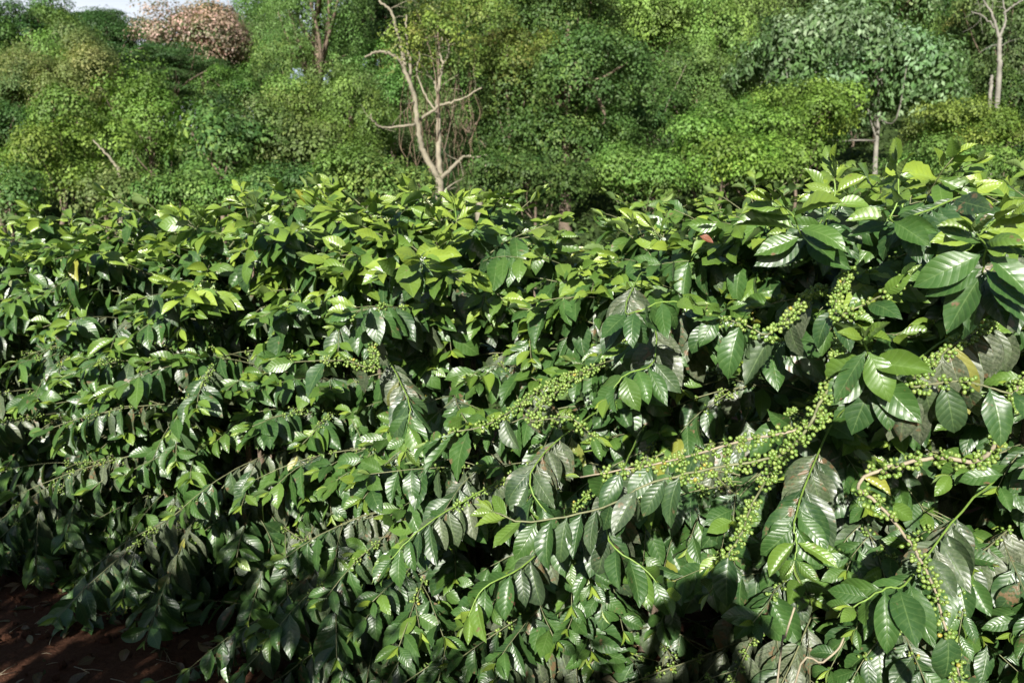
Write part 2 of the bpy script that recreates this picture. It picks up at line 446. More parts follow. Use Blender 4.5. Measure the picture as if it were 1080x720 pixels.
# ------------------------------------------------------------------ the front row
LD = np.array([.866, -.5, 0])                 # along the row towards the right / camera
def row_pt(s, back=.80):                      # s = metres along the front line from its middle
    p0 = np.array([0, 2.34, 0]); return p0 + LD * s - FRONT * back
FRONT_GROUP = 'coffee bushes of the front row'
BUSHES = [   # s, H, label
    (2.50, 1.42, 'coffee bush past the right edge, only its leaf tips reaching in'),
    (1.92, 1.42, 'coffee bush cut by the right edge, with berry strings above the leaf litter'),
    (1.36, 1.56, 'coffee bush at the lower right with pale berry branches and large hanging leaves'),
    (0.84, 1.68, 'tallest coffee bush, its broad bright leaves standing above the row'),
    (0.14, 1.57, 'coffee bush right of the middle with long double strings of green berries'),
    (-0.62, 1.72, 'coffee bush in the middle below the leaning dead stump'),
    (-1.28, 1.75, 'coffee bush left of the middle, below the vine thicket'),
    (-1.95, 1.72, 'coffee bush with rusty young tips, below the dark big-leaved tree'),
    (-2.62, 1.69, 'coffee bush with a drooping skirt, below the thin many-stemmed tree'),
    (-3.30, 1.60, 'coffee bush with small crowded leaves, below the lime green tree'),
    (-4.00, 1.5, 'coffee bush at the left edge with dark gaps between its lower branches'),
    (-4.70, 1.5, 'farthest coffee bush, mostly cut by the left edge'),
]
bush_objs = []
for i, (s, H, lab) in enumerate(BUSHES):
    p = row_pt(s); near = s > -.9
    bush_objs.append(coffee_bush('coffee_bush', lab, p[0], p[1], H, 100 + i, FRONT_GROUP,
        nv=15 if near else 10, nu=7 if near else 5, reach=.74 if s > 1 else .84 if s > -1.5 else .92, lsize=.132 if s > -.3 else .138, berry=.62, ageb=.1 if s > -.3 else .05, s0=s))

# hero branches of the right-hand bushes, each growing from its stem to where it shows
rngh = np.random.default_rng(7)
def hero(bi, pts, **kw):
    t = bush_objs[bi]; b = np.array(t.location)
    world = [at(*p) for p in pts]
    st = np.array([b[0], b[1], min(max(world[0][2] + .05, b[2] + .3), b[2] + 1.75)])
    mid = st * .4 + world[0] * .6 + np.array([0, 0, .05])
    path = catmull([st, mid] + world, 6); path[3:-1] += rngh.normal(0, .0011, path[3:-1].shape)
    out = norm(world[-1] - st) * [1, 1, 0]
    return build_branch(rngh, t, path, out, nv=17, nu=7, **kw)
B = dict(berry_n=(11, 20))
hero(3, [(865, 440, 1.66), (780, 466, 1.68), (700, 487, 1.72), (612, 503, 1.78)], berries=(.38, .97, .95), leafstart=.5, drop=.45, lsize=0.106, spacing=.034, ageb=.15, r0=.004, twigmat=M['palewood'], **B)
hero(3, [(870, 415, 1.62), (830, 475, 1.62), (760, 492, 1.66), (690, 508, 1.7), (635, 535, 1.72), (560, 550, 1.72), (520, 540, 1.74)], berries=(.35, .78, .95), leafstart=.76, drop=.05, lsize=0.110, spacing=.034, ageb=-.1, r0=.004, **B)
hero(2, [(960, 404, 1.58), (1010, 402, 1.54), (1050, 410, 1.5), (1090, 425, 1.48)], berries=(.4, .92, 1.), leafstart=.35, drop=.15, spacing=.04, ageb=.3, lsize=0.132, droopb=1.8, **B)
hero(2, [(1040, 480, 1.52), (985, 482, 1.53), (930, 495, 1.56), (905, 512, 1.57), (930, 535, 1.57), (965, 580, 1.56), (985, 620, 1.56), (1000, 670, 1.56), (1012, 712, 1.56)], berries=(.3, 1., .92), leafstart=.2, drop=.62, spacing=.036, ageb=.3, lsize=0.123, droopb=1.6, r0=.005, twigmat=M['palewood'], **B)
hero(3, [(800, 520, 1.66), (782, 560, 1.66), (765, 590, 1.66), (748, 625, 1.66)], berries=(.45, .95, .95), leafstart=.5, drop=.5, spacing=.034, ageb=.3, **B)
hero(3, [(815, 350, 1.84), (785, 342, 1.84), (745, 333, 1.86)], berries=(.4, 1., .9), leafstart=.5, drop=.3, spacing=.04, ageb=.2, **B)
hero(3, [(880, 330, 1.78), (915, 320, 1.74), (950, 298, 1.7)], berries=(.4, 1., .9), leafstart=.5, drop=.5, spacing=.04, ageb=.2, **B)
hero(4, [(560, 440, 2.1), (600, 440, 2.08), (625, 460, 2.06)], berries=(.4, 1., .9), leafstart=.6, drop=.5, spacing=.04, ageb=.2, **B)
hero(4, [(520, 445, 2.16), (480, 455, 2.15), (455, 468, 2.15)], berries=(.4, 1., .9), leafstart=.6, drop=.3, spacing=.04, ageb=.2, **B)
hero(6, [(395, 385, 2.55), (360, 380, 2.6), (300, 382, 2.7)], berries=(.35, .9, .9), leafstart=.5, drop=.4, spacing=.045, ageb=.2, **B)
# sprays of fresh leaves with radiating tips
F_ = dict(leafstart=.62, spacing=.038, drop=.03, ageb=.1, droopb=.9, twigmat=M['greentwig'])
hero(2, [(935, 400, 1.66), (915, 370, 1.58), (912, 357, 1.54)], lsize=0.114, leafstart=.7, spacing=.03, drop=0, ageb=-.02, droopb=1.5, twigmat=M['greentwig'])
hero(4, [(560, 500, 2.05), (590, 560, 1.98), (600, 590, 1.97)], lsize=0.114, **F_)
hero(4, [(640, 560, 1.92), (680, 600, 1.84), (700, 625, 1.82)], lsize=0.119, **F_)
hero(3, [(840, 540, 1.68), (840, 570, 1.62), (838, 590, 1.6)], lsize=0.114, **F_)
hero(2, [(960, 610, 1.6), (935, 620, 1.56), (900, 640, 1.54)], lsize=0.114, **F_)
hero(4, [(560, 590, 2.1), (510, 620, 2.02), (490, 660, 2.0)], lsize=0.114, berries=(.4, .75, .8), **F_)
hero(4, [(470, 540, 2.3), (430, 570, 2.22), (405, 600, 2.2)], lsize=0.114, berries=(.4, .8, .8), **F_)
hero(4, [(660, 330, 1.98), (700, 318, 1.88), (730, 322, 1.84)], lsize=0.110, **F_)
hero(4, [(690, 380, 2.08), (660, 395, 2.0), (640, 420, 1.98)], lsize=0.114, **F_)
hero(6, [(430, 420, 2.45), (430, 450, 2.38), (428, 475, 2.36)], lsize=0.114, **F_)
M['red_leaf'] = leaf_material('red_leaf', [(0, (.2, .045, .03)), (1, (.25, .06, .04))], rough=(.5, .5))
_V, _F, _u, _c = leaves_geo(np.array([at(738, 249, 1.93)]), np.array([[.7, -.2, -.25]]), np.array([[.1, -.8, .6]]), np.array([.036]), np.array([.6]), np.array([.3]), np.array([.4]), np.array([.02]), np.array([1.]), np.array([.1]), np.array([[.5, .5, 0]]), 11, 5)
mesh_np('red_leaf', _V, _F, M['red_leaf'], bush_objs[4], col=_c, uv=_u, origin=at(738, 249, 1.93))['label'] = 'small rusty red leaf on top of the foliage'
# upright leader shoots with broad bright leaves above the crest
S_ = dict(spacing=.035, leafstart=.55, drop=0, droopb=.55, twigmat=M['greentwig'])
hero(2, [(945, 235, 1.84), (948, 205, 1.82), (946, 172, 1.82)], lsize=0.123, ageb=-.22, **S_)
hero(3, [(870, 240, 1.95), (880, 205, 1.95), (878, 172, 1.95)], lsize=0.097, ageb=-.2, **S_)
hero(3, [(850, 250, 1.86), (835, 225, 1.8), (815, 212, 1.78)], lsize=0.119, ageb=-.12, **S_)
hero(2, [(1040, 290, 1.62), (1040, 262, 1.55), (1030, 246, 1.52)], lsize=0.132, ageb=.05, spacing=.036, leafstart=.6, drop=0, droopb=1.2, twigmat=M['greentwig'])
hero(2, [(1030, 250, 1.8), (1045, 235, 1.75), (1068, 225, 1.72)], lsize=0.114, ageb=-.3, **S_)

# ------------------------------------------------------------------ rows behind the first and behind the camera
def cheap_bush(name, label, x, y, H, seed, group, n_leaf, reach=.8, z=None):
    rng = np.random.default_rng(seed); z0 = float(ground_z(x, y)) if z is None else z
    t = thing(name, label, 'coffee bush', (x, y, z0 - .02), group)
    lv = Leaves(); tubes = []
    P = np.array([[x + .02 * math.sin(k * 3), y + .02 * math.cos(k * 4), z0 - .02 + H * k] for k in np.linspace(0, 1, 7)])
    V, F = tube(P, np.linspace(.024, .006, 7), 6); mesh_np('stem', V, tris_fix(F), M['stem'], t)
    zz = .25
    while zz < H:
        k = zz / H
        for q in range(3):
            a = rng.uniform(0, 6.28); L = reach * (max(1 - k ** 3, 0) ** .6 * .85 + .18) * rng.uniform(.8, 1.1)
            e0 = R(-2 + 60 * k ** 1.6) + rng.normal(0, .12); p = arc_path([x, y, z0 + zz], a, e0, e0 - R(rng.uniform(30, 60)) * min(1, L / .7), L, rng)
            l2, _ = leafy_twig(rng, p, None, np.array([math.cos(a), math.sin(a), 0]), leafstart=.3, spacing=.07, lsize=.14, face=0)
            lv.a += l2.a; tubes.append(tube(p, np.linspace(.004, .002, len(p)), 4))
        zz += .085
    V, F = join_geo(tubes); mesh_np('branches' if False else 'twig_frame', V, tris_fix(F), M['twig'], t)
    V, F, uv, col = lv.geo(rng, 7, 3)
    mesh_np('foliage', V, F, M['leaf'], t, col=col, uv=uv)
    return t
def copy_tree(o, parent=None):
    c = o.copy(); C.objects.link(c); c.parent = parent
    for ch in o.children: copy_tree(ch, c)
    return c
# second row beyond the front one
proto = None
SECOND = [(4.2, 'coffee bush of the shadowed second row, at the right edge of the photo'), (3.5, 'coffee bush of the shadowed second row, next to the one at the edge'),
          (2.8, 'coffee bush of the second row, seen over the dip right of the bright leaves'), (2.1, 'coffee bush of the second row hidden behind the tallest bush'),
          (1.4, 'coffee bush of the second row with small leaves, right of the middle'), (.7, 'coffee bush of the second row, just over the crest in the middle'),
          (0., 'coffee bush of the second row behind the leaning dead stump'), (-.7, 'coffee bush of the second row below the pale bare tree')]
protos = []
for i, (s, lab) in enumerate(SECOND):
    p = row_pt(s, back=.8 + 2.1); H = 1.68 + (.4 if s > 2.5 else 0)
    if i < 3:
        o = cheap_bush('coffee_bush', lab, p[0], p[1], 1.9, 500 + i, 'coffee bushes of the second row', 0); protos.append(o)
    else:
        o = copy_tree(protos[i % 3]); o['label'] = lab
        o.location = (p[0], p[1], float(ground_z(p[0], p[1])) - .02); o.rotation_euler.z = i * 1.7
    o.scale = (1, 1, H / 1.9)
# the row the photographer has his back to
for i in range(26):
    s = 3.4 - i * .34
    p = np.array([0, 0, 0]) + LD * s + FRONT * 1.5
    o = copy_tree(protos[i % 3]); o.rotation_euler.z = i * 2.3 + 1
    o['label'] = 'coffee bush behind the camera whose shade falls on the red soil'; o['group'] = 'coffee bushes of the row behind the camera'
    hh = [.93, 1.0, .9, .97, .99, .94][i % 6]
    o.location = (p[0], p[1], float(ground_z(p[0], p[1])) - .02); hh += .09 if i > 12 else 0; o.scale = (1.05, 1.05, hh)

# ------------------------------------------------------------------ ground
def terrain():
    ys = np.r_[np.linspace(-60, -4, 15), np.linspace(-3.5, 7, 100), np.linspace(7.5, 90, 120), np.linspace(100, 700, 20)]
    xs = np.r_[np.linspace(-500, -70, 15), np.linspace(-65, -8, 60), np.linspace(-7.8, 7.8, 140), np.linspace(8, 65, 60), np.linspace(70, 500, 15)]
    X, Y = np.meshgrid(xs, ys); Z = ground_z(X, Y)
    rng = np.random.default_rng(3)
    nr = np.exp(-((Y - 2.5) / 6) ** 2) * (np.abs(X) < 7.8)
    Z = Z + nr * (rng.normal(0, .006, Z.shape) + .012 * np.sin(X * 7 + 3 * np.sin(Y * 3)) * np.cos(Y * 6 + X))
    V = np.stack([X, Y, Z], -1).reshape(-1, 3); nx = len(xs); ny = len(ys)
    i = np.arange(ny - 1)[:, None] * nx + np.arange(nx - 1)[None]
    F = np.stack([i, i + 1, i + 1 + nx, i + nx], -1).reshape(-1, 4)
    o = mesh_np('ground', V, F, M['soil']); o['kind'] = 'structure'
terrain()

# litter under the row
def litter():
    rng = np.random.default_rng(11); n = 1500
    s = rng.uniform(-4.6, 3, n); b = rng.normal(.45, .45, n)
    m = rng.random(n) < .12; b[m] = rng.uniform(-1.8, 0, m.sum())
    P = np.array([row_pt(a, c) for a, c in zip(s, b)]); P[:, 2] = ground_z(P[:, 0], P[:, 1]) + rng.uniform(.008, .03, n)
    a = rng.uniform(0, 6.28, n); D = np.stack([np.cos(a), np.sin(a), rng.normal(0, .25, n)], 1)
    Nn = np.stack([rng.normal(0, .4, n), rng.normal(0, .4, n), np.ones(n)], 1)
    V, F, uv, col = leaves_geo(P, D, Nn, rng.uniform(.035, .1, n), rng.uniform(.3, .5, n), rng.uniform(-.8, 1.4, n), rng.uniform(0, 1.3, n), rng.uniform(.01, .03, n), rng.uniform(0, 6, n), rng.normal(0, .5, n),
                               np.stack([rng.random(n), rng.random(n), rng.random(n)], 1), 9, 5)
    o = mesh_np('fallen_leaves', V, F, M['dry_leaf'], col=col, uv=uv); tag(o, 'dry brown leaves littering the red soil under the coffee row', 'leaf litter', kind='stuff')
    # straw and small clods
    parts = []
    for k in range(900):
        q = row_pt(rng.uniform(-4.6, 3), rng.uniform(-1.6, .8)); a = rng.uniform(0, 6.28); L = rng.uniform(.02, .12)
        q[2] = ground_z(q[0], q[1]) + .012; d = np.array([math.cos(a), math.sin(a), rng.normal(0, .1)]) * L
        parts.append(tube([q, q + d * .5 + [0, 0, .004], q + d], rng.uniform(.0008, .002), 3))
    V, F = join_geo(parts); o = mesh_np('straw', V, tris_fix(F), M['palewood']); tag(o, 'bits of pale straw scattered over the red soil', 'straw', kind='stuff')
    parts = []
    for k in range(4200):
        q = row_pt(rng.uniform(-4.6, 3), rng.uniform(-1.8, .6)); r = .003 + .02 * rng.random() ** 3
        q[2] = ground_z(q[0], q[1]) + r * .3
        parts.append((q + SV * r * rng.uniform(.6, 1.3, 3) * (1 + .3 * rng.normal(0, 1, (len(SV), 1)) * .5), SF))
    V, F = join_geo(parts); o = mesh_np('soil_clods', V, tris_fix(F), M['soil'], smooth_=False); tag(o, 'crumbly clods of red soil along the foot of the row', 'soil', kind='stuff')
litter()
# pale dead twigs, bottom right
for lab, pts in (('pale dry twig slanting up from the bottom edge right of the shadow', [(838, 722, 1.58), (868, 698, 1.56), (884, 684, 1.56), (890, 672, 1.57)]),
                 ('pale dry twig standing upright between lower leaves near the bottom', [(822, 700, 1.62), (828, 672, 1.6), (838, 640, 1.6)])):
    w = [at(*p) for p in pts]; root = np.array([w[0][0], w[0][1] + .1, ground_z(w[0][0], w[0][1] + .1)])
    V, F = tube(catmull([root] + w, 5), .0022, 6); tag(mesh_np('dry_twig', V, tris_fix(F), M['palewood'], origin=root), lab, 'twig', 'pale dry twigs at the foot of the bushes')

# ------------------------------------------------------------------ trees
def crown_geo(rng, lobes, leaf, clump_r, per, cover, palette, flat=.45, updir=.45, shell=.7, maxn=26000, droop=0.0, elong=1.6):
    lobes = np.array(lobes, float); leaf *= .68; clump_r *= 1.25; per = int(per * 3.2)
    area = 4 * math.pi * ((lobes[:, 3] * lobes[:, 4] + lobes[:, 3] * lobes[:, 5] + lobes[:, 4] * lobes[:, 5]) / 3)
    n = int(min(cover * .85 * area.sum() * .6 / (leaf * leaf / elong * .55), maxn)); nc = max(int(n / per), 8)
    li = rng.choice(len(lobes), nc, p=area / area.sum()); lb = lobes[li]
    d = norm(rng.normal(0, 1, (nc, 3))); 
    lowm = d[:, 2] < -.35; d[lowm, 2] *= -1
    r = shell + (1 - shell) * rng.random(nc) ** .5; r *= 1 + np.abs(rng.normal(0, .09, nc))
    cc = lb[:, :3] + d * lb[:, 3:] * r[:, None]
    out = norm(d / lb[:, 3:] * lb[:, 3:4]); cn = norm(out * (1 - updir) + np.array([0, 0, 1.0]) * updir + rng.normal(0, .12, (nc, 3)))
    # clumps
    ci = np.repeat(np.arange(nc), per); N_ = len(ci)
    a = norm(np.cross(cn, rng.normal(0, 1, (nc, 3)))); b = np.cross(cn, a)
    rr = clump_r * rng.uniform(.6, 1.4, nc)[ci]
    rad = np.sqrt(rng.random(N_)) * rr; th = rng.uniform(0, 6.28, N_)
    P = cc[ci] + (np.cos(th) * rad)[:, None] * a[ci] + (np.sin(th) * rad)[:, None] * b[ci] + cn[ci] * ((flat * (rr - rad * rad / rr) * np.where(rng.random(N_) < .75, rng.uniform(.6, 1, N_), rng.uniform(-.4, .6, N_))))[:, None]
    P[:, 2] -= droop * rad
    nn = norm(cn[ci] * .5 + norm(P - cc[ci]) * .9 + rng.normal(0, .27, (N_, 3)))
    dd = norm(norm(P - cc[ci] + 1e-4) * .7 + rng.normal(0, .6, (N_, 3)) - np.array([0, 0, droop + .25])); dd = norm(dd - nn * (dd * nn).sum(1, keepdims=True)); ss = np.cross(dd, nn)
    L = leaf * rng.uniform(.6, 1.3, N_)[:, None]; w = L / elong
    bendz = nn * L * .18
    V = np.stack([P, P + dd * L * .5 + ss * w * .5 + bendz * .3, P + dd * L - bendz, P + dd * L * .5 - ss * w * .5 + bendz * .3], 1).reshape(-1, 3)
    F = np.arange(N_ * 4).reshape(-1, 4)
    pal = np.array([p[:3] for p in palette], float) * np.array([1.1, 1.3, 1.12]) * rng.uniform(.78, 1.25) * np.array([rng.uniform(.92, 1.1), 1, rng.uniform(.85, 1.15)]); pw = np.array([p[3] for p in palette], float); pw /= pw.sum()
    lt = rng.uniform(.8, 1.25, (len(lobes), 1)) * np.stack([rng.uniform(.88, 1.2, len(lobes)), np.ones(len(lobes)), rng.uniform(.8, 1.1, len(lobes))], 1)
    cb = pal[rng.choice(len(pal), nc, p=pw)] * rng.uniform(.72, 1.45, nc)[:, None] * lt[li]
    lc = cb[ci] * .75 + pal[rng.choice(len(pal), N_, p=pw)] * .25
    lc = np.clip(lc * rng.uniform(.84, 1.18, N_)[:, None], 0, 1)
    return V, F, np.repeat(lc, 4, 0), cc
PAL = {
    'mid': [(.065, .115, .03, 3), (.09, .14, .035, 2), (.045, .085, .024, 2)],
    'bright': [(.10, .16, .036, 3), (.08, .135, .03, 2), (.13, .19, .05, 1)],
    'lime': [(.115, .165, .036, 3), (.085, .13, .03, 2), (.15,.2,.05,1)],
    'olive': [(.16, .175, .06, 3), (.12, .145, .045, 2), (.18, .18, .07, 1)],
    'dark': [(.028, .06, .018, 3), (.04, .08, .022, 2)],
    'blue': [(.052, .098, .027, 3), (.07, .12, .032, 2), (.11, .16, .04, 1)],
    'silver': [(.15, .20, .12, 3), (.08, .13, .05, 3), (.21, .25, .17, 1), (.055, .095, .03, 2)],
    'pink': [(.50, .28, .31, 3), (.11, .13, .06, 3), (.36, .22, .22, 2)],
    'dry': [(.15, .17, .045, 3), (.17, .155, .055, 1), (.10, .135, .035, 2)],
    'vine': [(.115, .17, .042, 3), (.15, .21, .055, 2), (.085, .125, .035, 2)],
    'fern': [(.085, .12, .042, 3), (.12, .155, .058, 2)],
}
def lobes_for(rng, c, w, h, n=13, irr=.5, depth=None):
    """a main ellipsoid with uneven lobes round it; c crown centre, w, h full width and height"""
    d = depth or w
    out = [(c[0], c[1], c[2], w * .27, d * .27, h * .3)]
    for k in range(n):
        v = norm(rng.normal(0, 1, 3)); v[2] = v[2] * .9 + .1; v[1] *= .8
        f = rng.uniform(.25, .5); s = rng.uniform(.07, .2)
        out.append((c[0] + v[0] * w * f, c[1] + v[1] * d * f, c[2] + v[2] * h * f, w * s * rng.uniform(.8, 1.3), d * s, h * s * rng.uniform(.7, 1.1)))
    return out
def flat_lobes(rng, c, w, h, n=26):
    out = []
    for k in range(n):
        z = rng.uniform(-.5, .5); lim = (1 - abs(z + .1) ** 1.5 * 1.6); a = rng.uniform(0, 6.28); q = rng.uniform(.05, .42) * w * lim
        ww = w * rng.uniform(.08, .2)
        out.append((c[0] + math.cos(a) * q, c[1] + math.sin(a) * q, c[2] + z * h * .9 - (q / w) ** 2 * h * .5, ww, ww, h * rng.uniform(.03, .07)))
    return out
def build_tree(name, label, cat, c, w, h, seed, pal, leaf=.13, clump=.34, per=26, cover=2.0, mode='round', bark='bark', trunk=.12, group=None, lobes=None, droop=0., updir=.45, elong=1.6, nl=17, shell=.62, lean=0., flat=1.0, maxn=42000, limbs=15):
    rng = np.random.default_rng(seed); c = np.array(c, float)
    bx, by = c[0] + lean, c[1]; bz = float(ground_z(bx, by))
    t = thing(name, label, cat, (bx, by, bz), group)
    if lobes is None: lobes = lobes_for(rng, c, w, h, nl) if mode == 'round' else flat_lobes(rng, c, w, h)
    V, F, col, cc = crown_geo(rng, lobes, leaf, clump, per, cover, PAL[pal], droop=droop, updir=updir, elong=elong, shell=shell, flat=flat, maxn=maxn)
    mesh_np('crown', V, F, M['tleaf'], t, col=col)
    top = c + [0, 0, h * .25]; base = np.array([bx, by, bz - .2])
    fork = base + (c - base) * .62; fork[2] = max(bz + .3, c[2] - h * .35)
    path = catmull([base, (base + fork) / 2 + rng.normal(0, .04 * w, 3) * [1, 1, 0], fork, c, top], 4)
    parts = [tube(path, np.linspace(trunk, trunk * .25, len(path)), 7)]
    for k in range(limbs):
        e = cc[rng.integers(len(cc))]; s = path[rng.integers(len(path) // 3, len(path) - 2)]
        m_ = (s + e) / 2 + [0, 0, -.08 * h] + rng.normal(0, .05 * w, 3)
        q = catmull([s, m_, e], 4); parts.append(tube(q, np.linspace(trunk * .4, trunk * .1, len(q)), 5))
    V, F = join_geo(parts); mesh_np('trunk', V, tris_fix(F), M[bark], t)
    return t
def pix_tree(name, label, cat, px, py, wpx, hpx, D, seed, pal, **kw):
    k = D / FPX; c = at(px, py, D)
    return build_tree(name, label, cat, c, wpx * k, hpx * k, seed, pal, **kw)

T = pix_tree
T('broadleaf_tree', 'lime green bushy tree with a pale forked trunk, low on the left', 'tree', 66, 172, 125, 120, 24, 1, 'lime', leaf=.15, trunk=.09, bark='bark')
T('broadleaf_tree', 'olive yellow round tree on the left behind the lime green one', 'tree', 80, 98, 108, 92, 31, 2, 'olive', leaf=.12, trunk=.12)
T('slender_tree', 'thin many-stemmed green tree between the lime tree and the big-leaved one', 'tree', 158, 130, 82, 150, 26, 3, 'bright', leaf=.14, cover=1.0, shell=.4, trunk=.06, limbs=16)
T('broadleaf_tree', 'dark big-leaved tree with pale leaf undersides left of the vine-covered tree', 'tree', 232, 165, 110, 115, 22, 4, 'blue', leaf=.21, elong=1.8, clump=.42, per=20, trunk=.09)
T('shade_tree', 'dark flat-topped tree with layered branches below the pink one', 'tree', 168, 78, 190, 52, 45, 5, 'dark', mode='flat', leaf=.13, clump=.5, cover=2.6, per=30, updir=.95, flat=.2, trunk=.2)
T('flowering_tree', 'rounded tree covered in pale pink blossom on the skyline', 'tree', 212, 42, 124, 66, 50, 6, 'pink', leaf=.24, clump=.7, trunk=.25)
T('broadleaf_tree', 'grey green tree right of the pink blossom on the skyline', 'tree', 262, 56, 70, 60, 54, 7, 'fern', leaf=.2, clump=.6, trunk=.2)
T('broadleaf_tree', 'dark tree at the top left corner of the photo', 'tree', 14, 46, 90, 80, 42, 8, 'dark', leaf=.17, clump=.5, trunk=.2)
T('broadleaf_tree', 'dark green dome-shaped tree at left below the feathery skyline tree', 'tree', 62, 50, 84, 52, 44, 9, 'mid', leaf=.16, clump=.5, trunk=.2)
T('shade_tree', 'feathery spreading tree on the skyline left of the pink blossom', 'tree', 108, 27, 105, 34, 60, 10, 'dark', mode='flat', leaf=.15, clump=.6, cover=1.3, per=22, updir=.9, flat=.2, trunk=.22, limbs=16)
T('broadleaf_tree', 'dark rounded tree just below the feathery skyline tree', 'tree', 112, 40, 80, 44, 50, 11, 'dark', leaf=.17, clump=.5, trunk=.2)
T('broadleaf_tree', 'grey green tree at the left edge above the lime green tree', 'tree', 18, 92, 70, 60, 33, 12, 'fern', leaf=.14, trunk=.12)
T('broadleaf_tree', 'dark tree at the left edge beside the lime green tree', 'tree', -2, 160, 70, 110, 27, 13, 'blue', leaf=.15, trunk=.1)
T('broadleaf_tree', 'low dark bush in the bottom left of the wood, above the coffee row', 'shrub', 10, 215, 60, 50, 18, 14, 'mid', leaf=.12, trunk=.05)
# tall vine-covered tree
k = 30 / FPX; vl = []
rv = np.random.default_rng(21)
for (px, py, w_, h_) in ((318, 45, 90, 105), (300, 72, 62, 60), (350, 95, 55, 60), (345, 20, 75, 100), (372, 60, 34, 110), (312, 5, 80, 60), (385, 95, 40, 40), (340, -30, 120, 60)):
    c = at(px, py, 30 + rv.uniform(-1, 1)); vl.append((c[0], c[1], c[2], w_ * k * .5, w_ * k * .5, h_ * k * .5))
build_tree('vine_covered_tree', 'tall tree draped in light green vines left of the dark gap', 'tree', at(335, 50, 30.5), 4, 6, 21, 'vine', lobes=vl, leaf=.11, clump=.3, per=24, cover=2.0, updir=.3, droop=.7, trunk=.25)
T('broadleaf_tree', 'dark shaded tree behind the top of the pale bare tree', 'tree', 392, 28, 90, 120, 33, 22, 'dark', leaf=.15, trunk=.22)
T('vine_thicket', 'pale green vine thicket left of the bare tree trunk', 'shrub', 372, 130, 90, 110, 26, 23, 'vine', leaf=.12, clump=.3, droop=.5, trunk=.06, updir=.3)
T('broadleaf_tree', 'small grey green tree between the big-leaved tree and the vine thicket', 'tree', 312, 165, 75, 90, 23, 24, 'fern', leaf=.15, trunk=.06)
T('vine_thicket', 'loose green vine mound below the vine-covered tree', 'shrub', 325, 118, 90, 60, 28, 25, 'vine', leaf=.12, droop=.4, trunk=.06)
T('broadleaf_tree', 'low olive bush right under the dark flat-topped tree', 'shrub', 258, 95, 70, 40, 36, 26, 'mid', leaf=.14, trunk=.06)
T('broadleaf_tree', 'brownish green tree mingled with the top branches of the bare tree', 'tree', 462, 48, 110, 125, 19.6, 27, 'dry', leaf=.11, clump=.25, cover=.6, shell=.5, trunk=.04, limbs=6)
T('broadleaf_tree', 'yellowish tree with sparse leaves right of the bare tree', 'tree', 535, 68, 90, 80, 21.5, 28, 'dry', leaf=.11, clump=.24, cover=1.2, shell=.5, trunk=.07)
# big bluish green mass in the middle
k = 22 / FPX; vl = []
for (px, py, w_, h_) in ((590, 40, 120, 110), (560, 110, 110, 80), (625, 95, 110, 100), (575, 170, 130, 90), (640, 165, 80, 80), (600, -20, 120, 80), (530, 150, 60, 80), (665, 190, 70, 50)):
    c = at(px, py, 22 + rv.uniform(-1.2, 1.0) - (py - 100) * .008); vl.append((c[0], c[1], c[2], w_ * k * .5, w_ * k * .5, h_ * k * .5))
build_tree('broadleaf_tree', 'largest bluish green tree filling the middle of the wood', 'tree', at(598, 90, 22), 4.5, 6.5, 31, 'blue', lobes=vl, leaf=.13, clump=.3, per=24, cover=2.2, updir=.4, trunk=.2, maxn=70000)
T('broadleaf_tree', 'light green tree at the top right of the big bluish green one', 'tree', 690, 18, 120, 80, 28, 32, 'vine', leaf=.14, trunk=.14)
T('broadleaf_tree', 'rounded soft green bush tree left of the silver-leaved tree', 'tree', 735, 95, 84, 90, 27, 33, 'fern', leaf=.1, clump=.26, cover=2.4, trunk=.1)
T('broadleaf_tree', 'green tree with a thin pale stem right of the big bluish green one', 'tree', 690, 120, 80, 110, 24, 34, 'mid', leaf=.12, cover=1.4, trunk=.06, bark='palebark')
T('feathery_tree', 'tall feathery tree at the top, left of the silver-leaved tree', 'tree', 760, 20, 110, 100, 36, 35, 'fern', leaf=.13, clump=.4, cover=1.5, shell=.5, trunk=.13, bark='palebark')
T('feathery_tree', 'second tall feathery tree at the top edge above the silver-leaved tree', 'tree', 835, 2, 100, 70, 40, 36, 'mid', leaf=.13, clump=.4, cover=1.5, shell=.5, trunk=.13)
# silver-leaved tree
k = 25 / FPX; vl = []
for (px, py, w_, h_) in ((880, 60, 140, 80), (830, 70, 90, 60), (800, 88, 60, 40), (930, 75, 110, 80), (975, 85, 80, 70), (890, 25, 80, 40), (960, 115, 90, 50), (870, 92, 80, 30)):
    c = at(px, py, 25 + rv.uniform(-.8, .8)); vl.append((c[0], c[1], c[2], w_ * k * .5, w_ * k * .4, h_ * k * .5))
build_tree('silver_leaved_tree', 'spreading tree with large silvery leaves and a straight pale trunk', 'tree', at(930, 75, 25), 6, 3.2, 41, 'silver', lobes=vl, leaf=.27, clump=.42, per=13, cover=2.3, updir=.5, trunk=.085, bark='whitebark', elong=2.0, droop=.35)
T('silver_leaved_tree', 'paler silver-leaved tree behind the spreading one, cut by the top edge', 'tree', 930, 10, 130, 50, 33, 42, 'silver', leaf=.24, clump=.42, per=16, elong=2., trunk=.12)
T('broadleaf_tree', 'dark tree at the top right behind the silver-leaved trees', 'tree', 985, 25, 110, 80, 38, 43, 'dark', leaf=.16, clump=.4, trunk=.16)
T('broadleaf_tree', 'light green bush below the silver-leaved tree on its left', 'shrub', 832, 132, 130, 66, 22.5, 44, 'lime', leaf=.12, clump=.3, trunk=.05)
T('broadleaf_tree', 'bright green bush in front of the rounded soft green bush tree', 'shrub', 765, 152, 150, 58, 21, 45, 'bright', leaf=.12, clump=.3, trunk=.05)
T('broadleaf_tree', 'mid green bush below the big bluish green tree, right side', 'shrub', 690, 188, 140, 52, 17.5, 46, 'bright', leaf=.11, clump=.26, trunk=.04)
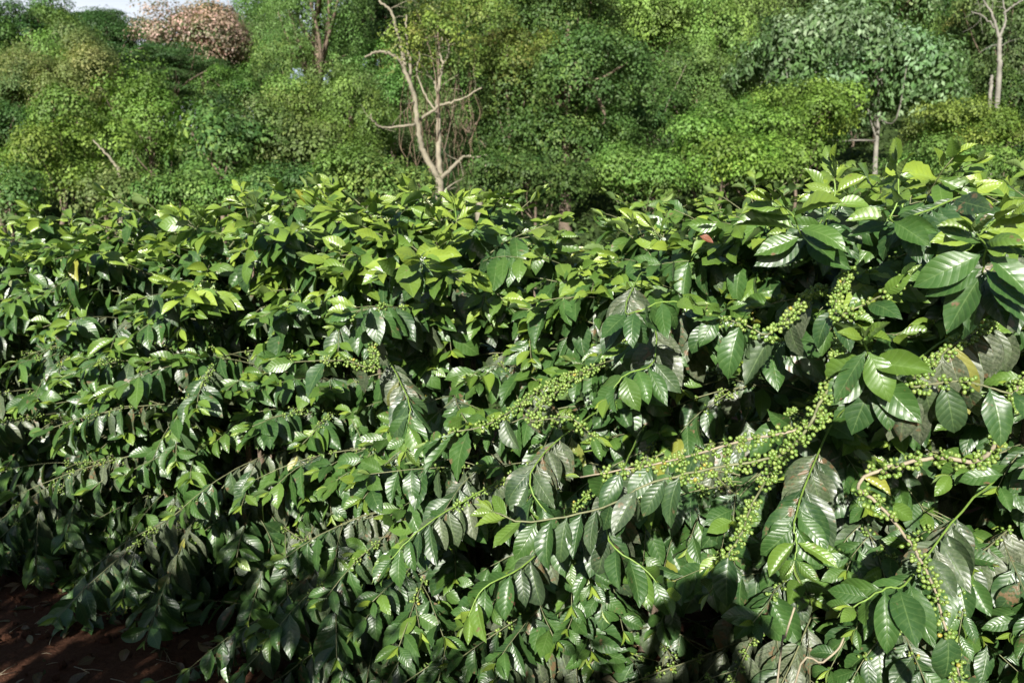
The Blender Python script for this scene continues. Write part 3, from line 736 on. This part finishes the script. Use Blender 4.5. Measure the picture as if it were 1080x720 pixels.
T('broadleaf_tree', 'low bright bush just above the coffee row between two thickets', 'shrub', 790, 180, 130, 46, 17, 47, 'lime', leaf=.11, clump=.26, trunk=.04)
T('broadleaf_tree', 'bright round bush on the slope right of the straight pale trunk', 'shrub', 1022, 145, 130, 52, 23, 48, 'lime', leaf=.11, clump=.28, trunk=.05)
T('broadleaf_tree', 'lowest bright bush on the right, just above the dark second row', 'shrub', 1014, 176, 112, 42, 18, 49, 'bright', leaf=.1, clump=.25, trunk=.04)
T('broadleaf_tree', 'mid green bush at the right edge below the small bare tree', 'shrub', 1065, 105, 70, 60, 27, 50, 'mid', leaf=.12, trunk=.06)
T('broadleaf_tree', 'olive tree behind the small bare tree at the top right', 'tree', 1050, 32, 80, 60, 34, 51, 'olive', leaf=.13, trunk=.1)
T('silver_leaved_tree', 'small silvery tree at the right edge under the olive one', 'tree', 1075, 62, 60, 40, 31, 52, 'silver', leaf=.22, clump=.4, per=14, elong=2., trunk=.07)

T('thicket_bush', 'low shaded bush under the big bluish green tree, right of the dead stump', 'shrub', 565, 196, 120, 50, 16, 60, 'mid', leaf=.11, clump=.26, trunk=.04)
T('thicket_bush', 'low bush left of the foot of the pale bare tree', 'shrub', 395, 196, 110, 46, 16, 61, 'vine', leaf=.11, clump=.26, trunk=.04)
T('thicket_bush', 'low bush below the small grey green tree', 'shrub', 300, 205, 110, 44, 15.5, 62, 'mid', leaf=.11, clump=.26, trunk=.04)
T('thicket_bush', 'low bush below the dark big-leaved tree', 'shrub', 190, 208, 110, 40, 15.5, 63, 'bright', leaf=.11, clump=.26, trunk=.04)
T('thicket_bush', 'low bush right of the small lime-topped trunk at the left', 'shrub', 110, 212, 90, 40, 15.5, 64, 'fern', leaf=.11, clump=.26, trunk=.04)
# repeated trees that fill the wood between and behind
def fill():
    rng = np.random.default_rng(77); fp = []
    specs = [('mid', .15, .4), ('fern', .15, .4), ('vine', .14, .36), ('dark', .16, .42), ('bright', .14, .36), ('mid', .12, .32)]
    for i, (pal, lf, cl) in enumerate(specs):
        fp.append(None)
    D = 17.0; k = 0
    while D < 74:
        half = D * .72; step = 1.6 + D * .04; x = -half + rng.uniform(0, 1)
        while x < half:
            px = x / D
            y = D + rng.uniform(-1.2, 1.2); z = float(ground_z(x, y)); i = int(rng.integers(6)); sc = (.42 if D < 21 else .58 if D < 27 else .75 + (D - 27) * .016) * rng.uniform(.7, 1.3)
            # keep clear of the bare tree and the two straight trunks
            if D < 23 or (D < 31 and rng.random() < .45): x += step; continue
            if 36 < D < 60 and -.47 < px < -.3: x += step; continue
            if (D < 21.5 and -.24 < px < -.02) or (D < 25.5 and .42 < px < .60): 
                if D > 19 or True: x += step; continue
            lab = 'leafy green tree filling the wood between the trees that stand out'
            if fp[i] is None:
                pal, lf, cl = specs[i]
                fp[i] = build_tree('woodland_tree', lab, 'tree', (x, y, z + 2.6), 4.2, 4.2, 300 + i, pal, leaf=lf, clump=cl, trunk=.1, group='woodland trees filling the hillside', maxn=34000, cover=1.6)
                o = fp[i]
            else:
                o = copy_tree(fp[i])
            o.location = (x, y, z - .1); o.rotation_euler.z = rng.uniform(0, 6.28); o.scale = (sc, sc, sc * rng.uniform(.85, 1.45)); k += 1
            x += step * rng.uniform(.7, 1.25)
        D *= 1.135
    print('fill trees', k)
fill()
# undergrowth carpet
def carpet():
    rng = np.random.default_rng(5); n = 60000
    D = 8 + 42 * rng.random(n) ** 1.1; x = D * rng.uniform(-.75, .75, n); z = ground_z(x, D)
    hgt = rng.random(n) ** 1.5 * (.3 + .25 * np.sin(x * 1.3) * np.cos(D * .9))
    P = np.stack([x, D, z + np.maximum(hgt, 0)], 1); nn = norm(rng.normal(0, .5, (n, 3)) + [0, -.2, 1]); dd = norm(np.cross(nn, rng.normal(0, 1, (n, 3)))); ss = np.cross(dd, nn)
    L = (.1 + .16 * rng.random(n))[:, None]
    V = np.stack([P, P + dd * L * .5 + ss * L * .28, P + dd * L, P + dd * L * .5 - ss * L * .28], 1).reshape(-1, 3)
    c = np.array([.07, .12, .03]) * rng.uniform(.6, 1.5, n)[:, None]
    o = mesh_np('undergrowth', V, np.arange(n * 4).reshape(-1, 4), M['tleaf'], col=np.repeat(c, 4, 0)); tag(o, 'low weedy undergrowth covering the slope between the trees', 'undergrowth', kind='stuff')
carpet()

# bare tree, traced at 19.5 m
def bare_tree(name, label, D, base, limbs, mat, rng, twigs=0, group=None, tw=None):
    k = D / FPX; b = at(*base, D); gz = float(ground_z(b[0], D)); t = thing(name, label, 'tree', (b[0], D, gz))
    parts = []
    root = [np.array([b[0] + .03, D, gz - .2])]
    first = True
    for pts, r0, r1, yo in limbs:
        w = []
        for j, p in enumerate(pts):
            w.append(at(p[0], p[1], D + yo * j / max(len(pts) - 1, 1)))
        if first: w = root + w; first = False
        q = catmull(w, 6); q = q + rng.normal(0, .012, q.shape); parts.append(('trunk' if len(parts) == 0 else 'limb', q, np.linspace(r0 * k, r1 * k, len(q)) * .85))
    for nm, q, r in parts:
        geo = [tube(q, r, 8)]
        for j in range(twigs):
            i = rng.integers(len(q) // 3, len(q)); L = rng.uniform(.3, .9)
            d = norm(rng.normal(0, 1, 3) * [1, .6, .8] + [0, 0, .3]) * L
            geo.append(tube(catmull([q[i], q[i] + d * .5 + rng.normal(0, .05, 3), q[i] + d + [0, 0, -.08 * L]], 3), np.linspace(r[i] * .3, .004, 7), 4))
        V, F = join_geo(geo); mesh_np(nm, V, tris_fix(F), mat, t)
    return t
z3 = lambda x, y: (400 + x / 3.275, y / 3.275)
rb = np.random.default_rng(9)
bare_tree('bare_tree', 'tall pale tree with forked bare limbs standing before the wood', 19.5, (464, 222),
    [([(464, 222), (464, 200), (463, 186)], 5.6, 4.5, 0),
     ([z3(205, 615), z3(190, 590), z3(150, 520), z3(135, 450), z3(125, 350), z3(95, 260), z3(68, 205), z3(30, 185), z3(-12, 180), z3(-50, 200)], 4.2, 1.0, -.5),
     ([z3(92, 255), z3(84, 200), z3(75, 160), z3(60, 105), z3(40, 40), z3(5, 5), z3(-20, -40)], 3.0, .8, .6),
     ([z3(105, 285), z3(108, 230), z3(100, 170), z3(92, 110), z3(96, 50)], 2.2, .8, .4),
     ([z3(208, 615), z3(206, 500), z3(205, 400), z3(200, 310), z3(190, 280)], 3.6, 1.7, .3),
     ([z3(142, 415), z3(190, 378), z3(240, 355), z3(285, 343), z3(352, 305)], 2.0, .8, -.6),
     ([z3(126, 430), z3(60, 440), z3(5, 438), z3(-20, 420), z3(-30, 395)], 1.6, .7, -.5),
     ([z3(212, 620), z3(240, 590), z3(275, 555), z3(300, 540), z3(345, 545)], 3.0, 1.0, -.3),
     ([z3(202, 320), z3(215, 240), z3(238, 190), z3(240, 155)], 2.3, .9, .3),
     ([z3(225, 225), z3(205, 170), z3(220, 130)], 1.6, .7, .2),
     ([z3(205, 400), z3(160, 330), z3(130, 250), z3(140, 180)], 1.4, .6, .2)], M['palebark'], rb, twigs=3)
bare_tree('dead_stump', 'leaning broken dead trunk right of the pale bare tree', 19, (506, 225),
    [([(506, 225), (508, 205), (511, 188), (514, 175)], 4.6, 3.0, 0), ([(512, 190), (518, 180), (521, 171)], 2.8, 1.0, 0), ([(514, 180), (515, 170)], 2.0, .5, 0)], M['palebark'], rb)
bare_tree('bare_tree', 'small bare tree with a white trunk at the top right', 26, (1053, 88),
    [([(1053, 88), (1054, 60), (1054, 40)], 3.2, 2.4, 0), ([(1054, 42), (1048, 20), (1040, 5), (1030, -10)], 1.8, .7, 0), ([(1054, 40), (1060, 22), (1058, 0)], 1.8, .7, 0), ([(1058, 14), (1072, 4), (1085, -2)], 1.2, .6, 0),
     ([(1050, 30), (1038, 18), (1024, 12)], 1.0, .5, 0)], M['whitebark'], rb, twigs=3)
bare_tree('dead_stump', 'short pale stump below and left of the small bare tree', 25, (1044, 98), [([(1044, 98), (1045, 88), (1046, 80)], 2.4, 1.6, 0)], M['whitebark'], rb)
bare_tree('dead_tree', 'pale forked trunk inside the lime green tree', 22.6, (126, 212), [([(126, 212), (126, 190), (125, 176)], 3.0, 2.2, 0), ([(125, 178), (110, 160), (98, 148)], 1.8, .8, 0)], M['palebark'], rb)
# hanging lianas
def lianas():
    t = thing('hanging_lianas', 'curtain of brown lianas hanging by the pale bare tree', 'lianas', (at(440, 150, 20.2)[0], 20.2, ground_z(at(440, 150, 20.2)[0], 20.2)))
    rng = np.random.default_rng(31)
    for i in range(40):
        px = rng.choice([435, 447, 470, 490]) + rng.normal(0, 9); D = 20.3 + rng.uniform(-.3, .5); py0 = rng.uniform(20, 110) + (px - 425) * .3; py1 = py0 + rng.uniform(60, 140)
        a = at(px, py0, D); b = at(px + rng.normal(0, 8), min(py1, 228), D); w_ = [a] + [a + (b - a) * f + rng.normal(0, .11, 3) for f in (.2, .4, .6, .8)] + [b]
        q = catmull(w_, 4); V, F = tube(q, rng.uniform(.004, .011), 4); mesh_np('liana', V, tris_fix(F), M['liana'], t)
lianas()

# glimpsed farm shed with a pale blue-grey roof
def shed():
    for (px, py, D, w, d, h, lab) in ((325, 80, 40, 1.5, 2, 2.2, 'small shed with a pale blue roof glimpsed under the vine-covered tree'), (396, 72, 36, .7, 1.0, 3.6, 'pale blue wall of a hut glimpsed behind the bare tree')):
        c = at(px, py, D); gz = float(ground_z(c[0], D)); h0 = c[2] - gz
        t = thing('shed', lab, 'shed', (c[0], D, gz), None)
        x0, x1, y0, y1 = c[0] - w / 2, c[0] + w / 2, D, D + d; zt = c[2] - .35
        V = [(x0, y0, gz - .3), (x1, y0, gz - .3), (x1, y1, gz - .3), (x0, y1, gz - .3), (x0, y0, zt), (x1, y0, zt), (x1, y1, zt), (x0, y1, zt), (x0, (y0 + y1) / 2, zt + .8), (x1, (y0 + y1) / 2, zt + .8)]
        mesh_np('wall', np.array(V), [np.array([(0, 1, 5, 4), (1, 2, 6, 5), (2, 3, 7, 6), (3, 0, 4, 7)]), np.array([(5, 6, 9), (7, 4, 8)])], M['shedwall'], t, smooth_=False)
        e = .25; zr = zt - .12; ym = (y0 + y1) / 2
        R_ = []
        for dz in (0.02, .06):
            R_ += [(x0 - e, y0 - e, zr + dz), (x1 + e, y0 - e, zr + dz), (x1 + e, ym, zt + .82 + dz), (x0 - e, ym, zt + .82 + dz), (x0 - e, y1 + e, zr + dz), (x1 + e, y1 + e, zr + dz)]
        f = [(0, 1, 2, 3), (3, 2, 5, 4), (6, 9, 8, 7), (9, 10, 11, 8), (0, 6, 7, 1), (1, 7, 8, 2), (2, 8, 11, 5), (5, 11, 10, 4), (4, 10, 9, 3), (3, 9, 6, 0)]
        mesh_np('roof', np.array(R_), np.array(f), M['tin'], t, smooth_=False)
M['shedwall'] = simple('painted_wall', (.2, .26, .33), .8, .15, 2)
M['tin'] = simple('tin_roof', (.25, .31, .4), .5, .15, 2)
shed()

# ------------------------------------------------------------------ the photographer, whose shadow falls on the row
def person():
    cx, cy = .0, -.24; gz = float(ground_z(cx, cy))
    J = {'pelvis': (0, -.02, .92), 'waist': (0, -.02, 1.06), 'chest': (0, 0, 1.27), 'neck0': (0, 0, 1.43), 'neck': (0, .02, 1.5), 'head0': (0, .03, 1.58), 'head1': (0, .035, 1.66), 'head2': (0, .025, 1.73)}
    Rr = {'pelvis': .135, 'waist': .125, 'chest': .145, 'neck0': .075, 'neck': .056, 'head0': .075, 'head1': .088, 'head2': .078}
    E = [('pelvis', 'waist'), ('waist', 'chest'), ('chest', 'neck0'), ('neck0', 'neck'), ('neck', 'head0'), ('head0', 'head1'), ('head1', 'head2')]
    for s, n in ((-1, 'l'), (1, 'r')):
        for k, p, r in (('hip', (.095 * s, -.02, .86), .095), ('knee', (.11 * s, .0, .49), .06), ('ank', (.12 * s, -.02, .09), .042), ('toe', (.14 * s, .13, .035), .035),
                        ('sh', (.19 * s, 0, 1.40), .06), ('elb', (.27 * s, .06, 1.16), .045), ('wr', (.11 * s, .19, 1.55), .03), ('palm', (.085 * s, .2, 1.61), .032)):
            J[k + n] = p; Rr[k + n] = r
        E += [('pelvis', 'hip' + n), ('hip' + n, 'knee' + n), ('knee' + n, 'ank' + n), ('ank' + n, 'toe' + n), ('neck0', 'sh' + n), ('sh' + n, 'elb' + n), ('elb' + n, 'wr' + n), ('wr' + n, 'palm' + n)]
        for f in range(4):
            a, b = 'f%d' % f + n, 'g%d' % f + n
            J[a] = (.07 * s, .215 - .004 * f, 1.665 - .018 * f); Rr[a] = .010; J[b] = (.045 * s, .222, 1.672 - .018 * f); Rr[b] = .008
            E += [('palm' + n, a), (a, b)]
        J['t' + n] = (.06 * s, .17, 1.62); Rr['t' + n] = .011; E.append(('palm' + n, 't' + n))
    names = list(J); me = bpy.data.meshes.new('person_body')
    me.from_pydata([J[n] for n in names], [(names.index(a), names.index(b)) for a, b in E], [])
    o = bpy.data.objects.new('person', me); link(o)
    mod = o.modifiers.new('skin', 'SKIN'); mod.use_smooth_shade = True
    for i, n in enumerate(names): me.skin_vertices[0].data[i].radius = (Rr[n], Rr[n] * (.8 if n in ('chest', 'waist', 'pelvis') else 1))
    me.skin_vertices[0].data[0].use_root = True
    o.modifiers.new('sub', 'SUBSURF').levels = 2
    dg = bpy.context.evaluated_depsgraph_get(); ev = bpy.data.meshes.new_from_object(o.evaluated_get(dg)); o.modifiers.clear(); o.data = ev
    ev.materials.clear()
    for m in ('shirt', 'trousers', 'skin', 'shoe'): ev.materials.append(M[m])
    for p in ev.polygons:
        c = p.center; arm = abs(c.x) > .2 or c.y > .12
        p.material_index = 3 if c.z < .1 else 1 if c.z < .98 else 2 if (c.z > 1.47 or (arm and c.z < 1.2 and c.z > 1.0 and c.y > .08) or (c.y > .1 and c.z > 1.2)) else 0
        p.use_smooth = True
    o.location = (cx, cy, gz)
    tag(o, 'person behind the camera in a grey shirt and sun hat raising a camera', 'person')
    def ell(c, r, mat, nm, cut=None):
        V = np.array(c) + SVh * np.array(r)
        return mesh_np(nm, V + np.array([cx, cy, gz]), tris_fix(SFh), mat, o)
    SVh, SFh = sphere_unit(20, 14)
    ell((0, .0, 1.70), (.086, .096, .085), M['hair'], 'hair')
    # sun hat: crown and brim in one turned surface
    prof = [(0, .13), (.05, .128), (.085, .105), (.095, .05), (.1, .03), (.145, .02), (.165, .008), (.145, .012), (.098, .02), (0, .022)]
    V = []; n = 24
    for r, z in prof:
        for i in range(n): V.append((cx + r * math.cos(6.2832 * i / n), cy + .015 + r * math.sin(6.2832 * i / n) * 1.05, gz + 1.69 + z))
    F = [(j * n + i, j * n + (i + 1) % n, (j + 1) * n + (i + 1) % n, (j + 1) * n + i) for j in range(len(prof) - 1) for i in range(n)]
    mesh_np('sun_hat', np.array(V), np.array(F), M['hat'], o)
    ell((0, .128, 1.625), (.014, .02, .022), M['skin'], 'nose')
    for s in (-1, 1):
        ell((.033 * s, .108, 1.662), (.013, .012, .01), M['eye'], 'eye'); ell((.093 * s, .03, 1.65), (.012, .022, .032), M['skin'], 'ear')
    # the camera in the hands
    t = thing('handheld_camera', 'black camera held at eye height by the person', 'camera', (0, -.06, CAMZ - .03))
    def box(c, s, nm):
        V = np.array([[x, y, z] for x in (-1, 1) for y in (-1, 1) for z in (-1, 1)]) * np.array(s) / 2 + c
        return mesh_np(nm, V, np.array([(0, 1, 3, 2), (4, 6, 7, 5), (0, 4, 5, 1), (2, 3, 7, 6), (0, 2, 6, 4), (1, 5, 7, 3)]), M['black'], t, smooth_=False)
    box((0, -.075, CAMZ - .01), (.12, .03, .075), 'camera_body'); box((0, -.075, CAMZ + .038), (.045, .028, .02), 'viewfinder')
    V, F = tube([(0, -.059, CAMZ), (0, -.04, CAMZ), (0, -.02, CAMZ)], [.031, .033, .03], 20); mesh_np('lens', V, tris_fix(F), M['black'], t)
M['shirt'] = simple('shirt_cloth', (.3, .32, .34), .9, .1, 40); M['trousers'] = simple('trouser_cloth', (.07, .08, .11), .9, .1, 40)
M['skin'] = simple('skin', (.45, .27, .19), .5, .06, 40); M['shoe'] = simple('shoe_leather', (.08, .05, .03), .6, .1, 40); M['hair'] = simple('hair', (.03, .02, .015), .6, .2, 90)
M['hat'] = simple('hat_straw', (.5, .42, .28), .9, .1, 60); M['eye'] = simple('eye', (.05, .03, .02), .2, .05, 10); M['black'] = simple('black_plastic', (.02, .02, .02), .4, .1, 30)
person()

# ------------------------------------------------------------------ world, sun, camera
w = bpy.data.worlds.new('World'); scene.world = w; w.use_nodes = True; nt = w.node_tree; bg = nt.nodes['Background']
sky = nt.nodes.new('ShaderNodeTexSky'); sky.sky_type = 'NISHITA'; sky.sun_disc = False; sky.sun_elevation = SUN_EL; sky.sun_rotation = math.pi + SUN_AZ
sky.air_density = 1.0; sky.dust_density = 1.0; sky.ozone_density = 1.0
g = N(nt)
dirn = g('ShaderNodeSeparateXYZ', {0: g('ShaderNodeTexCoord').outputs['Generated']})
band = g('ShaderNodeMapRange', {0: dirn.outputs[2], 1: .36, 2: .16, 3: 0.0, 4: 1.0}, interpolation_type='SMOOTHSTEP').outputs[0]
ahead = g('ShaderNodeMapRange', {0: dirn.outputs[1], 1: .1, 2: .6, 3: 0.0, 4: 1.0}, interpolation_type='SMOOTHSTEP').outputs[0]
cl = g.m('MULTIPLY', g.m('ADD', g.noise(3.0, 5, .6, g('ShaderNodeTexCoord').outputs['Generated']), .55, clamp=True), g.m('MULTIPLY', band, ahead))
nt.links.new(g.mix(cl, sky.outputs[0], (13, 13.7, 14.8, 1)), bg.inputs[0]); bg.inputs[1].default_value = .05
sl = bpy.data.lights.new('sun', 'SUN'); sl.energy = 5.0; sl.angle = R(.53); sl.color = (1, .955, .87)
so = bpy.data.objects.new('sun', sl); C.objects.link(so); so.rotation_euler = Vector(TRAVEL).to_track_quat('-Z', 'Y').to_euler(); so.location = (0, 0, 30)
cd = bpy.data.cameras.new('camera'); co = bpy.data.objects.new('camera', cd); C.objects.link(co); scene.camera = co
co.location = (0, 0, CAMZ); co.rotation_euler = (R(90) - PITCH, 0, 0)
cd.sensor_width = 36; cd.lens = FPX / 1080 * 36; cd.clip_start = .02; cd.clip_end = 3000
cd.dof.use_dof = True; cd.dof.focus_distance = 2.1; cd.dof.aperture_fstop = 5.6
scene.view_settings.view_transform = 'Standard'; scene.view_settings.look = 'None'; scene.view_settings.gamma = 1; scene.view_settings.exposure = .82
cy = scene.cycles
cy.max_bounces = 4; cy.diffuse_bounces = 2; cy.glossy_bounces = 2; cy.transmission_bounces = 2; cy.transparent_max_bounces = 4
cy.caustics_reflective = False; cy.caustics_refractive = False; cy.use_denoising = True
